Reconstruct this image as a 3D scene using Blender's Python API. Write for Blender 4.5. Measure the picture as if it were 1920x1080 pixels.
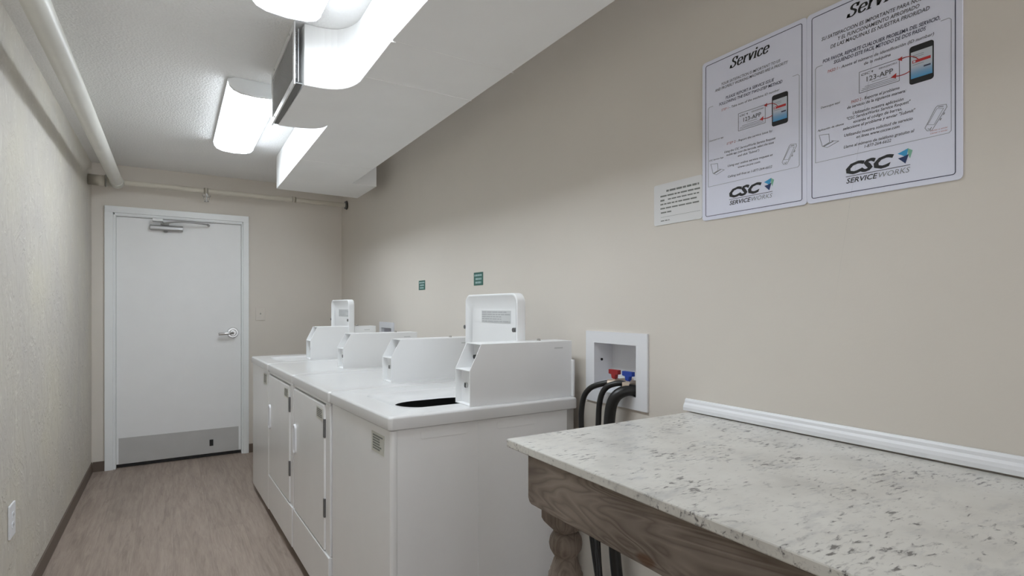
import bpy, bmesh, math, random
from mathutils import Vector, Matrix
random.seed(4)
for o in list(bpy.data.objects): bpy.data.objects.remove(o)
SC = bpy.context.scene
COL = SC.collection
PI = math.pi

# ------------------------------------------------------------ camera, world, exposure
H = 1.30
cam = bpy.data.objects.new('camera', bpy.data.cameras.new('camera'))
COL.objects.link(cam)
cam.location = (0, 0, H)
cam.rotation_euler = (PI/2, 0, math.radians(-31.754))
cam.data.sensor_width = 36.0
cam.data.lens = 1026.0/1920*36
cam.data.shift_y = 37.0/1920
cam.data.clip_start = 0.02
SC.camera = cam
w = bpy.data.worlds.new('world'); SC.world = w; w.use_nodes = True
# fill light for the added opening behind the camera: dimmer above, invented brighter ground below
_nt = w.node_tree; _bg = _nt.nodes['Background']
_tc = _nt.nodes.new('ShaderNodeTexCoord'); _sx = _nt.nodes.new('ShaderNodeSeparateXYZ'); _rp = _nt.nodes.new('ShaderNodeValToRGB')
_mr = _nt.nodes.new('ShaderNodeMapRange'); _mr.inputs['From Min'].default_value = -1
_nt.links.new(_tc.outputs['Generated'], _sx.inputs[0]); _nt.links.new(_sx.outputs[2], _mr.inputs['Value'])
_nt.links.new(_mr.outputs[0], _rp.inputs[0]); _nt.links.new(_rp.outputs[0], _bg.inputs[0])
_rp.color_ramp.elements[0].position = .46; _rp.color_ramp.elements[0].color = (1, 1, 1, 1)
_rp.color_ramp.elements[1].position = .54; _rp.color_ramp.elements[1].color = (.40, .42, .46, 1)
_bg.inputs[1].default_value = 1.2
SC.view_settings.view_transform = 'Standard'
SC.view_settings.look = 'None'
SC.view_settings.gamma = 1.0
SC.view_settings.use_curve_mapping = False
SC.view_settings.exposure = 1.36
LAMP_STRENGTH = 8.5
try:
    SC.cycles.max_bounces = 10; SC.cycles.diffuse_bounces = 7
    SC.cycles.sample_clamp_indirect = 4.0
except Exception: pass

# ------------------------------------------------------------ room dimensions (metres)
XL, XR, YB, YF, ZC = -0.55, 1.40, 5.424, -2.4, 2.45
THK = 0.14

# ------------------------------------------------------------ materials
def new_mat(name):
    m = bpy.data.materials.new(name); m.use_nodes = True
    return m, m.node_tree, m.node_tree.nodes['Principled BSDF']
def node(nt, t, **kw):
    n = nt.nodes.new(t)
    for k, v in kw.items():
        if k in n.inputs: n.inputs[k].default_value = v
        else: setattr(n, k, v)
    return n
def coords(nt, scale=(1,1,1), rot=(0,0,0), kind='Object'):
    tc = nt.nodes.new('ShaderNodeTexCoord'); mp = nt.nodes.new('ShaderNodeMapping')
    mp.inputs['Scale'].default_value = scale; mp.inputs['Rotation'].default_value = rot
    nt.links.new(tc.outputs[kind], mp.inputs['Vector'])
    return mp.outputs['Vector']
def noise(nt, vec, scale, detail=3, rough=.55, dist=0):
    n = nt.nodes.new('ShaderNodeTexNoise')
    n.inputs['Scale'].default_value = scale; n.inputs['Detail'].default_value = detail
    n.inputs['Roughness'].default_value = rough; n.inputs['Distortion'].default_value = dist
    nt.links.new(vec, n.inputs['Vector']); return n.outputs['Fac']
def ramp(nt, fac, stops):
    r = nt.nodes.new('ShaderNodeValToRGB')
    e = r.color_ramp.elements
    while len(e) < len(stops): e.new(.5)
    for i, (p, c) in enumerate(stops):
        e[i].position = p; e[i].color = (c[0], c[1], c[2], 1) if len(c) == 3 else c
    nt.links.new(fac, r.inputs['Fac']); return r.outputs['Color']
def mix(nt, fac, a, b, mode='MIX'):
    n = nt.nodes.new('ShaderNodeMix'); n.data_type = 'RGBA'; n.blend_type = mode
    for sock, v in ((n.inputs[0], fac), (n.inputs[6], a), (n.inputs[7], b)):
        if hasattr(v, 'links') or hasattr(v, 'is_linked'): nt.links.new(v, sock)
        elif isinstance(v, (int, float)): sock.default_value = v
        else: sock.default_value = (v[0], v[1], v[2], 1)
    return n.outputs[2]
def bump(nt, bsdf, h, strength, dist):
    b = nt.nodes.new('ShaderNodeBump'); b.inputs['Strength'].default_value = strength
    b.inputs['Distance'].default_value = dist
    nt.links.new(h, b.inputs['Height']); nt.links.new(b.outputs['Normal'], bsdf.inputs['Normal'])
def plain(name, col, rough=.5, metal=0, spec=.5, var=.04, nscale=6, coat=0):
    m, nt, b = new_mat(name)
    v = coords(nt)
    f = noise(nt, v, nscale, 3)
    lo = tuple(c*(1-var) for c in col); hi = tuple(min(1, c*(1+var)) for c in col)
    nt.links.new(ramp(nt, f, [(.3, lo), (.7, hi)]), b.inputs['Base Color'])
    b.inputs['Roughness'].default_value = rough; b.inputs['Metallic'].default_value = metal
    b.inputs['Specular IOR Level'].default_value = spec
    b.inputs['Coat Weight'].default_value = coat; b.inputs['Coat Roughness'].default_value = .12
    return m
M = {}
# painted walls
def wall_mat(name, col, bs, bd, sc):
    m, nt, b = new_mat(name)
    v = coords(nt)
    f = noise(nt, v, 1.3, 3)
    nt.links.new(ramp(nt, f, [(.3, tuple(c*.975 for c in col)), (.7, tuple(c*1.02 for c in col))]), b.inputs['Base Color'])
    b.inputs['Roughness'].default_value = .62; b.inputs['Specular IOR Level'].default_value = .3
    bump(nt, b, noise(nt, v, sc, 4, .6), bs, bd)
    return m
M['wall'] = wall_mat('beige_wall_paint', (.700, .655, .598), .15, .002, 90)
# plaster wall: trowelled, with raised ridges running mostly upward and a few chips
m, nt, b = new_mat('cream_trowelled_plaster'); M['plaster'] = m
v1 = coords(nt, (1, 1.5, .9)); v2 = coords(nt)
a1 = noise(nt, v1, 5.0, 4, .55, 1.6); a2 = noise(nt, v2, 34, 3)
r1 = ramp(nt, a1, [(.44, (0,0,0)), (.50, (.8,.8,.8)), (.53, (1,1,1)), (.56, (.55,.55,.55)), (.66, (.3,.3,.3))])
hh = mix(nt, .16, r1, a2)
bump(nt, b, hh, .45, .007)
ln = ramp(nt, noise(nt, coords(nt, (1, 3.2, 1)), 4.2, 3, .5, 1.4), [(.0, (0,0,0)), (.60, (0,0,0)), (.612, (.9,.9,.9)), (.624, (0,0,0))])  # ridge highlights painted into the colour as thin pale lines
base = ramp(nt, noise(nt, v2, 2.2, 4), [(.3, (.570, .538, .500)), (.5, (.608, .574, .516)), (.7, (.635, .597, .512))])
c1 = mix(nt, ln, base, (.76, .735, .66))
chip = ramp(nt, noise(nt, coords(nt, (1, 1, .8)), 13, 2), [(.0, (0,0,0)), (.815, (0,0,0)), (.835, (1,1,1))])
nt.links.new(mix(nt, chip, c1, (.25, .22, .19)), b.inputs['Base Color'])
b.inputs['Roughness'].default_value = .6
# ceiling: popcorn texture
m, nt, b = new_mat('white_textured_ceiling'); M['ceiling'] = m
v = coords(nt)
nt.links.new(ramp(nt, noise(nt, v, 2, 3), [(.3, (.85, .85, .85)), (.7, (.88, .88, .875))]), b.inputs['Base Color'])
b.inputs['Roughness'].default_value = .8
vo = nt.nodes.new('ShaderNodeTexVoronoi'); vo.inputs['Scale'].default_value = 95; nt.links.new(v, vo.inputs['Vector'])
hm = mix(nt, .5, vo.outputs['Distance'], noise(nt, v, 60, 4))
bump(nt, b, hm, .55, .006)
# floor: grey-brown vinyl planks running towards the door
m, nt, b = new_mat('grey_brown_vinyl_plank'); M['floor'] = m
v = coords(nt, (1,1,1), (0,0,PI/2))
br = nt.nodes.new('ShaderNodeTexBrick')
br.inputs['Scale'].default_value = 1; br.inputs['Mortar Size'].default_value = .0008
br.inputs['Brick Width'].default_value = 1.22; br.inputs['Row Height'].default_value = .18
br.offset = .37; br.inputs['Bias'].default_value = 0
br.inputs['Color1'].default_value = (.0, .0, .0, 1); br.inputs['Color2'].default_value = (1, 1, 1, 1)
br.inputs['Mortar'].default_value = (.3, .3, .3, 1)
nt.links.new(v, br.inputs['Vector'])
g1 = noise(nt, coords(nt, (9, .9, 1)), 3.2, 6, .6, .8); g2 = noise(nt, coords(nt, (70, 3, 1)), 3, 4, .6, .3)
gc = ramp(nt, g1, [(.3, (.275, .215, .178)), (.5, (.355, .285, .240)), (.72, (.425, .350, .300))])
gc = mix(nt, .30, gc, ramp(nt, g2, [(.3, (.235, .180, .148)), (.7, (.45, .370, .312))]))
pc = ramp(nt, br.outputs['Color'], [(0, (.90, .90, .90)), (1, (1.0, 1.0, 1.0))])
gc = mix(nt, 1.0, gc, pc, 'MULTIPLY')
dk = ramp(nt, noise(nt, coords(nt, (14, 1.1, 1)), 2.1, 5, .65, 1.2), [(.50, (0,0,0)), (.66, (.62,.62,.62))])
gc = mix(nt, dk, gc, (.215, .168, .138))
gc = mix(nt, br.outputs['Fac'], gc, (.24, .19, .16))
nt.links.new(gc, b.inputs['Base Color']); b.inputs['Roughness'].default_value = .5
bump(nt, b, g2, .08, .001)
# weathered wood of the table
def wood(name, along):
    m, nt, b = new_mat(name)
    s = {'y': (6, .55, 5), 'z': (6, 6, .6), 'x': (.55, 6, 5)}[along]
    v = coords(nt, s)
    n1 = noise(nt, v, 1.6, 3, .5, 1.6)
    wv = nt.nodes.new('ShaderNodeMath'); wv.operation = 'MULTIPLY'; wv.inputs[1].default_value = 34
    nt.links.new(n1, wv.inputs[0])
    fr = nt.nodes.new('ShaderNodeMath'); fr.operation = 'PINGPONG'; fr.inputs[1].default_value = 1
    nt.links.new(wv.outputs[0], fr.inputs[0])
    c = ramp(nt, fr.outputs[0], [(0, (.105, .080, .063)), (.35, (.190, .152, .124)), (1, (.265, .222, .188))])
    c = mix(nt, .5, c, ramp(nt, noise(nt, coords(nt, (3,3,3)), 1.4, 4), [(.35, (.130, .103, .084)), (.65, (.285, .238, .200))]))
    vo = nt.nodes.new('ShaderNodeTexVoronoi'); vo.inputs['Scale'].default_value = 1.0
    nt.links.new(coords(nt, {'y': (5, 4.2, 9), 'z': (9, 9, 3), 'x': (4.2, 5, 9)}[along]), vo.inputs['Vector'])
    kn = ramp(nt, vo.outputs['Distance'], [(.0, (1,1,1)), (.07, (.9,.9,.9)), (.12, (0,0,0))])
    c = mix(nt, kn, c, (.12, .07, .045))
    nt.links.new(c, b.inputs['Base Color']); b.inputs['Roughness'].default_value = .7
    b.inputs['Specular IOR Level'].default_value = .25
    bump(nt, b, fr.outputs[0], .25, .0015)
    return m
M['wood'] = wood('weathered_wood_board', 'y'); M['wood_x'] = wood('weathered_wood_end', 'x'); M['wood_leg'] = wood('weathered_wood_leg', 'z')
# granite
m, nt, b = new_mat('white_speckled_granite'); M['granite'] = m
v = coords(nt, (1, 1, 1), (0, 0, math.radians(32)))
vv = coords(nt, (.55, 1.6, 1.4), (0, 0, math.radians(-31)))
base = ramp(nt, noise(nt, v, 7, 5, .6), [(.3, (.55, .535, .50)), (.5, (.66, .645, .605)), (.7, (.72, .71, .67))])
blue = ramp(nt, noise(nt, vv, 16, 4, .65), [(.56, (0,0,0)), (.68, (1,1,1))])
base = mix(nt, mix(nt, .5, (0,0,0), blue), base, (.42, .42, .42))
f1 = noise(nt, vv, 70, 3, .62, .5); msk = noise(nt, v, 11, 4, .6)
ad = nt.nodes.new('ShaderNodeMath'); ad.operation = 'MULTIPLY_ADD'; ad.inputs[1].default_value = .55
nt.links.new(msk, ad.inputs[0]); nt.links.new(f1, ad.inputs[2])
fleck = ramp(nt, ad.outputs[0], [(.0, (0,0,0)), (.935, (0,0,0)), (.965, (.85,.85,.85))])
f1b = ramp(nt, ad.outputs[0], [(.0, (0,0,0)), (.83, (0,0,0)), (.92, (.5,.5,.5))])
c = mix(nt, f1b, base, (.30, .29, .285)); c = mix(nt, fleck, c, (.10, .09, .085))
nt.links.new(c, b.inputs['Base Color']); b.inputs['Roughness'].default_value = .28
M['enamel'] = plain('white_appliance_enamel', (.87, .875, .88), .22, spec=.5, var=.01)
M['enamel_top'] = plain('white_appliance_top_enamel', (.72, .72, .72), .16, spec=.5, var=.01)
M['case'] = plain('white_powder_coated_steel', (.84, .845, .85), .38, var=.01)
M['door'] = plain('white_door_paint', (.86, .865, .87), .45, var=.01)
M['frame'] = plain('white_gloss_frame_paint', (.86, .88, .89), .35, var=.01)
M['duct'] = plain('white_duct_paint', (.86, .86, .855), .45, var=.02, nscale=3)
M['pipe'] = plain('cream_pipe_paint', (.68, .67, .62), .4, var=.03)
M['pipe_wallcolour'] = plain('beige_pipe_paint', (.62, .58, .50), .5, var=.03)
M['plastic'] = plain('white_plastic', (.80, .81, .84), .4, var=.01)
M['trimw'] = plain('white_moulding_paint', (.82, .83, .86), .35, var=.01)
M['steel'] = plain('brushed_steel_plate', (.52, .515, .505), .45, metal=.1, var=.04)
M['chrome'] = plain('satin_chrome', (.62, .62, .62), .22, metal=1, var=.05)
M['alu'] = plain('silver_closer_paint', (.45, .45, .45), .35, metal=.5, var=.03)
M['grille'] = plain('grey_grille_frame', (.72, .72, .72), .45, metal=0)
M['slat'] = plain('grey_grille_slats', (.50, .50, .50), .55)
M['black'] = plain('black_rubber', (.012, .012, .012), .35)
M['hinge'] = plain('dark_hinge_metal', (.16, .16, .16), .4, metal=.5)
M['tub'] = plain('dark_tub_metal', (.10, .10, .10), .4)
M['brown'] = plain('brown_vinyl_baseboard', (.135, .100, .078), .5)
M['beigeplate'] = plain('beige_painted_plate', (.700, .655, .598), .5)
M['brass'] = plain('dull_brass_fitting', (.62, .52, .42), .35, metal=.5)
M['red'] = plain('red_valve_plastic', (.35, .018, .02), .4)
M['blue'] = plain('blue_valve_plastic', (.02, .06, .38), .4)
M['board'] = plain('bluish_white_sign_board', (.77, .79, .92), .42, var=.01)
M['paper'] = plain('white_laminated_paper', (.74, .74, .75), .4, var=.01)
M['label'] = plain('cream_label_paper', (.60, .60, .55), .5, var=.03)
M['labelline'] = plain('grey_label_print', (.20, .21, .20), .6)
M['lidlabel'] = plain('pale_grey_label', (.60, .61, .61), .5)
M['lidprint'] = plain('mid_grey_print', (.42, .43, .44), .6)
M['ink'] = plain('black_ink', (.012, .012, .014), .5)
M['inkgrey'] = plain('dark_grey_ink', (.10, .10, .115), .5)
M['inknavy'] = plain('navy_ink', (.04, .045, .09), .5)
M['inkthin'] = plain('grey_thin_ink', (.22, .23, .25), .5)
M['inkred'] = plain('red_ink', (.50, .03, .03), .5)
M['inkpink'] = plain('pale_red_ink', (.55, .22, .22), .5)
M['pw'] = plain('printed_screen_white', (.58, .62, .70), .5)
M['cyan'] = plain('printed_cyan', (.03, .32, .62), .5)
M['navy'] = plain('printed_navy', (.01, .03, .12), .5)
M['green'] = plain('printed_pale_green', (.22, .48, .35), .5)
M['teal'] = plain('dark_teal_sticker', (.04, .14, .115), .5)
M['tealink'] = plain('pale_blue_sticker_print', (.36, .50, .50), .5)
# phone screen: print with a blue wash at its foot
m, nt, b = new_mat('printed_phone_screen'); M['screen'] = m
tc = nt.nodes.new('ShaderNodeTexCoord'); sp = nt.nodes.new('ShaderNodeSeparateXYZ')
nt.links.new(tc.outputs['Generated'], sp.inputs[0])
nt.links.new(ramp(nt, sp.outputs[2], [(0, (.08, .33, .62)), (.2, (.22, .40, .62)), (.45, (.55, .60, .68)), (1, (.58, .62, .68))]), b.inputs['Base Color'])
# lamp lens
m, nt, b = new_mat('white_glowing_lamp_lens'); M['lens'] = m
tc = nt.nodes.new('ShaderNodeTexCoord'); sp = nt.nodes.new('ShaderNodeSeparateXYZ')
nt.links.new(tc.outputs['Object'], sp.inputs[0])
ab = nt.nodes.new('ShaderNodeMath'); ab.operation = 'ABSOLUTE'; nt.links.new(sp.outputs[0], ab.inputs[0])
cr = ramp(nt, ab.outputs[0], [(0, (.86, .86, .86)), (.06, (1, 1, 1)), (.10, (.7, .7, .7)), (.13, (.25, .25, .25))])
ml = nt.nodes.new('ShaderNodeMath'); ml.operation = 'MULTIPLY'; ml.inputs[1].default_value = LAMP_STRENGTH
nt.links.new(cr, ml.inputs[0]); nt.links.new(ml.outputs[0], b.inputs['Emission Strength'])
b.inputs['Emission Color'].default_value = (.86, .935, 1.0, 1)
b.inputs['Base Color'].default_value = (.8, .8, .8, 1)

# ------------------------------------------------------------ mesh helpers
def link(name, bm, mat, parent=None, smooth=False, kind=None, bevel=0, seg=2):
    me = bpy.data.meshes.new(name)
    bmesh.ops.remove_doubles(bm, verts=bm.verts, dist=1e-6) if False else None
    bmesh.ops.recalc_face_normals(bm, faces=bm.faces)
    bm.to_mesh(me); bm.free()
    if smooth:
        for p in me.polygons: p.use_smooth = True
    me.materials.append(M[mat])
    o = bpy.data.objects.new(name, me); COL.objects.link(o)
    if bevel:
        md = o.modifiers.new('bevel', 'BEVEL'); md.width = bevel; md.segments = seg; md.limit_method = 'ANGLE'
        md.harden_normals = False
    if smooth:
        try:
            md = o.modifiers.new('wn', 'WEIGHTED_NORMAL'); md.keep_sharp = True
        except Exception: pass
    if parent: o.parent = parent
    if kind: o['kind'] = kind
    return o
def tag(o, label, cat, group=None):
    o['label'] = label; o['category'] = cat
    if group: o['group'] = group
    return o
def thing(name, label, cat, loc=(0,0,0), rz=0, group=None):
    o = bpy.data.objects.new(name, None); COL.objects.link(o); o.empty_display_size = .1
    o.location = loc; o.rotation_euler = (0, 0, rz)
    return tag(o, label, cat, group)
def box(bm, x0, x1, y0, y1, z0, z1):
    v = [bm.verts.new(p) for p in ((x0,y0,z0),(x1,y0,z0),(x1,y1,z0),(x0,y1,z0),(x0,y0,z1),(x1,y0,z1),(x1,y1,z1),(x0,y1,z1))]
    for f in ((0,3,2,1),(4,5,6,7),(0,1,5,4),(1,2,6,5),(2,3,7,6),(3,0,4,7)): bm.faces.new([v[i] for i in f])
    return bm
def B(*a): return box(bmesh.new(), *a)
def prism(bm, pts, axis, a, b):
    """closed polygon pts (2D) extruded from a to b along axis"""
    def P(p, t):
        return {'x': (t, p[0], p[1]), 'y': (p[0], t, p[1]), 'z': (p[0], p[1], t)}[axis]
    lo = [bm.verts.new(P(p, a)) for p in pts]; hi = [bm.verts.new(P(p, b)) for p in pts]
    n = len(pts)
    for i in range(n): bm.faces.new([lo[i], lo[(i+1)%n], hi[(i+1)%n], hi[i]])
    bm.faces.new(lo[::-1]); bm.faces.new(hi)
    return bm
def cyl(bm, p0, p1, r0, r1=None, n=24):
    r1 = r0 if r1 is None else r1
    p0, p1 = Vector(p0), Vector(p1); d = (p1-p0).normalized()
    a = d.orthogonal().normalized(); c = d.cross(a)
    L = [bm.verts.new(p0 + (a*math.cos(2*PI*i/n)+c*math.sin(2*PI*i/n))*r0) for i in range(n)]
    U = [bm.verts.new(p1 + (a*math.cos(2*PI*i/n)+c*math.sin(2*PI*i/n))*r1) for i in range(n)]
    for i in range(n): bm.faces.new([L[i], L[(i+1)%n], U[(i+1)%n], U[i]])
    bm.faces.new(L[::-1]); bm.faces.new(U)
    return bm
def lathe(bm, prof, cx=0, cy=0, n=32):
    rings = []
    for r, z in prof: rings.append([bm.verts.new((cx+r*math.cos(2*PI*i/n), cy+r*math.sin(2*PI*i/n), z)) for i in range(n)])
    for a, b_ in zip(rings, rings[1:]):
        for i in range(n): bm.faces.new([a[i], a[(i+1)%n], b_[(i+1)%n], b_[i]])
    bm.faces.new(rings[0][::-1]); bm.faces.new(rings[-1])
    return bm
def catmull(pts, k=10):
    P = [Vector(p) for p in pts]; P = [P[0]*2-P[1]] + P + [P[-1]*2-P[-2]]
    out = []
    for i in range(1, len(P)-2):
        for j in range(k):
            t = j/k
            out.append(.5*((2*P[i])+(-P[i-1]+P[i+1])*t+(2*P[i-1]-5*P[i]+4*P[i+1]-P[i+2])*t*t+(-P[i-1]+3*P[i]-3*P[i+1]+P[i+2])*t**3))
    out.append(P[-2]); return out
def tube(bm, pts, r, n=16, k=10, curve=True):
    pts = catmull(pts, k) if curve else [Vector(p) for p in pts]
    rings = []; a = None
    for i, p in enumerate(pts):
        d = (pts[min(i+1, len(pts)-1)] - pts[max(i-1, 0)]).normalized()
        if a is None: a = d.orthogonal().normalized()
        else: a = (a - d*a.dot(d)).normalized()
        c = d.cross(a)
        rings.append([bm.verts.new(p+(a*math.cos(2*PI*j/n)+c*math.sin(2*PI*j/n))*r) for j in range(n)])
    for A, C in zip(rings, rings[1:]):
        for j in range(n): bm.faces.new([A[j], A[(j+1)%n], C[(j+1)%n], C[j]])
    bm.faces.new(rings[0][::-1]); bm.faces.new(rings[-1])
    return bm
def rr(x0, x1, y0, y1, r, k=6):
    out = []
    for cx, cy, a0 in ((x1-r, y1-r, 0), (x0+r, y1-r, 90), (x0+r, y0+r, 180), (x1-r, y0+r, 270)):
        for i in range(k+1):
            a = math.radians(a0+90*i/k); out.append((cx+r*math.cos(a), cy+r*math.sin(a)))
    return out
def loops(bm, ls, cap0=False, cap1=False):
    R = [[bm.verts.new(p) for p in l] for l in ls]
    for A, C in zip(R, R[1:]):
        n = len(A)
        for i in range(n): bm.faces.new([A[i], A[(i+1)%n], C[(i+1)%n], C[i]])
    if cap0: bm.faces.new(R[0][::-1])
    if cap1: bm.faces.new(R[-1])
    return bm
def struct(name, bm, mat, **kw): return link(name, bm, mat, kind='structure', **kw)

# ------------------------------------------------------------ the room
struct('floor', B(XL-THK, XR+THK, YF-THK, YB+THK, -.08, 0), 'floor')
struct('ceiling', B(XL-THK, XR+THK, YF-THK, YB+THK, ZC, ZC+.08), 'ceiling')
struct('wall_left', B(XL-THK, XL, YF-THK, YB+THK, 0, ZC), 'plaster')
bm = bmesh.new()
box(bm, XL, -.45, YF-THK, YF, 0, ZC); box(bm, 1.30, XR, YF-THK, YF, 0, ZC); box(bm, -.45, 1.30, YF-THK, YF, 2.20, ZC)
struct('wall_front', bm, 'wall')      # unseen end wall; its wide opening is added to let in fill light
# right wall with two rectangular openings for the recessed outlet boxes
BOXES = [(1.413, 1.645, .978, 1.168), (3.975, 4.207, .978-.02, 1.168-.02)]
bm = bmesh.new()
ys = [YF-THK, BOXES[0][0], BOXES[0][1], BOXES[1][0], BOXES[1][1], YB+THK]
for i in range(5):
    if i in (1, 3):
        q = BOXES[i//2]
        box(bm, XR, XR+THK, ys[i], ys[i+1], 0, q[2]); box(bm, XR, XR+THK, ys[i], ys[i+1], q[3], ZC)
    else: box(bm, XR, XR+THK, ys[i], ys[i+1], 0, ZC)
struct('wall_right', bm, 'wall')
# back wall with the shallow door recess
DX0, DX1, DZ = -.398, .521, 2.048
bm = bmesh.new()
box(bm, XL, DX0, YB, YB+THK, 0, ZC); box(bm, DX1, XR, YB, YB+THK, 0, ZC); box(bm, DX0, DX1, YB, YB+THK, DZ, ZC)
box(bm, DX0, DX1, YB+.09, YB+THK, 0, DZ)
struct('wall_back', bm, 'wall')
bm = bmesh.new(); prism(bm, [(XL, 0), (XL+.009, 0), (XL+.006, .074), (XL+.002, .078), (XL, .078)], 'y', YF, YB)
struct('baseboard_left', bm, 'brown')
bm = bmesh.new()
prism(bm, [(YB, 0), (YB-.009, 0), (YB-.006, .074), (YB-.002, .078), (YB, .078)], 'x', XL+.009, -.467)
prism(bm, [(YB, 0), (YB-.009, 0), (YB-.006, .074), (YB-.002, .078), (YB, .078)], 'x', .576, XR-.009)
struct('baseboard_back', bm, 'brown')
bm = bmesh.new(); prism(bm, [(XR, 0), (XR-.009, 0), (XR-.006, .074), (XR-.002, .078), (XR, .078)], 'y', YF, YB)
struct('baseboard_right', bm, 'brown')

# door: frame, leaf, kick plate, lever, closer
d = bpy.data.objects.new('door_1', None); COL.objects.link(d); d['kind'] = 'structure'
d.location = (.06, YB, 0)
def dx(x): return x-.06
bm = bmesh.new()
# stepped jamb profile on three sides: outer casing, then the stop
for (a, b_) in ((-.466, -.410), (.530, .575)):
    box(bm, dx(a), dx(b_), -.022, .0, 0, 2.064)
box(bm, dx(-.466), dx(.575), -.022, 0, 2.064, 2.116)
for (a, b_) in ((-.410, -.398), (.521, .530)): box(bm, dx(a), dx(b_), -.010, 0, 0, 2.064)
box(bm, dx(-.410), dx(.530), -.010, 0, 2.048, 2.064)
box(bm, dx(-.3978), dx(-.3930), -.010, .066, 0, 2.0475); box(bm, dx(.5160), dx(.5208), -.010, .066, 0, 2.0475)
box(bm, dx(-.3930), dx(.5160), -.010, .066, 2.0412, 2.0475)
link('door_frame', bm, 'frame', d, bevel=.002)
leaf = link('door_leaf', B(dx(-.392), dx(.515), .020, .064, .030, 2.040), 'door', d, bevel=.002)
link('kick_plate', B(dx(-.377), dx(.496), .0175, .020, .034, .242), 'steel', leaf, bevel=.0006)
link('door_bolt_slot', B(dx(.268), dx(.297), .0145, .0175, .095, .150), 'black', leaf, bevel=.001)
link('door_gap_shade', B(dx(-.392), dx(.515), .030, .050, .004, .030), 'black', d)  # black strip stands in for the shaded gap under the leaf
lv = bmesh.new()
cyl(lv, (dx(.450), .020, 1.078), (dx(.450), .006, 1.078), .048, .042)
cyl(lv, (dx(.450), .006, 1.078), (dx(.450), .001, 1.078), .030, .024)
cyl(lv, (dx(.450), .006, 1.078), (dx(.450), -.040, 1.078), .013)
lever = link('lever_rose', lv, 'chrome', leaf, smooth=True, bevel=.001)
lv = bmesh.new()
tube(lv, [(dx(.450), -.040, 1.078), (dx(.425), -.046, 1.077), (dx(.385), -.047, 1.074), (dx(.335), -.040, 1.070)], .0125, 12)
link('lever_handle', lv, 'chrome', lever, smooth=True) if False else link('lever_handle', lv, 'chrome', leaf, smooth=True)
# closer
cb = bmesh.new()
prism(cb, [(.020, 1.945), (.020, 1.985), (-.020, 1.988), (-.032, 1.975), (-.032, 1.952), (-.024, 1.943)], 'x', dx(-.165), dx(.070))
closer = link('door_closer', cb, 'alu', leaf, bevel=.004, smooth=True)
cb = bmesh.new(); cyl(cb, (dx(-.055), -.006, 1.945), (dx(-.055), -.006, 1.930), .016, .012)
link('closer_spindle', cb, 'alu', leaf, smooth=True)
cb = bmesh.new()
box(cb, dx(-.147), dx(-.072), -.060, .004, 2.014, 2.034)
link('closer_bracket', cb, 'frame', leaf, bevel=.004)
cb = bmesh.new()
tube(cb, [(dx(-.075), -.028, 2.002), (dx(.02), -.070, 2.014), (dx(.13), -.085, 2.016), (dx(.25), -.045, 2.014)], .007, 10, 6)
tube(cb, [(dx(.25), -.045, 2.014), (dx(.26), -.02, 2.012), (dx(.262), .004, 2.012)], .009, 10, 6)
box(cb, dx(-.09), dx(-.03), -.036, -.014, 1.990, 2.004)
link('closer_arm', cb, 'alu', leaf, smooth=True)

# ------------------------------------------------------------ ceiling lights
def ceiling_light(yc, label):
    t = thing('ceiling_light', label, 'light', (.358, yc, ZC), 0, 'fluorescent lights in a row along the ceiling')
    L = .60
    prof = [(-.122, -.018), (-.118, -.040), (-.100, -.057), (-.068, -.068), (-.03, -.0715), (0, -.072), (.03, -.0715), (.068, -.068), (.100, -.057), (.118, -.040), (.122, -.018)]
    bm = bmesh.new()
    prism(bm, prof, 'y', -L+.02, L-.004)
    link('lens', bm, 'lens', t)
    bm = bmesh.new()
    prism(bm, [(-.100, 0), (-.128, -.012), (-.128, -.020), (-.118, -.020), (-.118, -.0185), (.118, -.0185), (.118, -.020), (.128, -.020), (.128, -.012), (.100, 0)], 'y', -L, L)
    link('housing', bm, 'frame', t)
    endp = [(-.092, 0), (-.126, -.018), (-.122, -.040), (-.104, -.060), (-.070, -.072), (0, -.077), (.070, -.072), (.104, -.060), (.122, -.040), (.126, -.018), (.092, 0)]
    for a, b_ in ((-L-.004, -L+.02), (L-.004, L+.002)):
        bm = bmesh.new(); prism(bm, endp, 'y', a, b_); link('end_cap', bm, 'frame', t, bevel=.002)
    bm = bmesh.new(); box(bm, .045, .105, L+.002, L+.020, -.030, -.006); link('wire_clip', bm, 'frame', t, bevel=.001)
    return t
ceiling_light(3.650, 'glowing wraparound fluorescent ceiling light beyond the duct grille, seen whole')
ceiling_light(1.565, 'glowing ceiling light cut by the top edge, on the near side of the duct grille')

# ------------------------------------------------------------ air duct
t = thing('air_duct', 'white painted sheet metal air duct running along the ceiling by the right wall', 'duct', (.87, 1.0, 2.2))
ox, oy = .87, 1.0
def arc(p0, p1, p2, n=8):
    return [tuple((1-s)**2*a+2*s*(1-s)*b_+s*s*c for a, b_, c in zip(p0, p1, p2)) for s in [i/n for i in range(n+1)]]
poly = [(1.105, YF+.01), (1.100, 2.11), (1.105, 3.99), (1.285, 3.99), (1.288, 4.495), (.664, 4.46), (.650, 2.80)]
poly += arc((.648, 2.78), (.640, 2.885), (.50, 2.898)) + [(.440, 2.905), (.450, 2.322)]
poly += arc((.500, 2.320), (.620, 2.315), (.632, 2.170)) + [(.626, 1.78), (.635, 1.4), (.635, YF+.01)]
poly = [(x-ox, y-oy) for x, y in poly]
bm = bmesh.new(); prism(bm, poly, 'z', 0, .249)
link('duct_body', bm, 'duct', t, bevel=.004)
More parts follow.
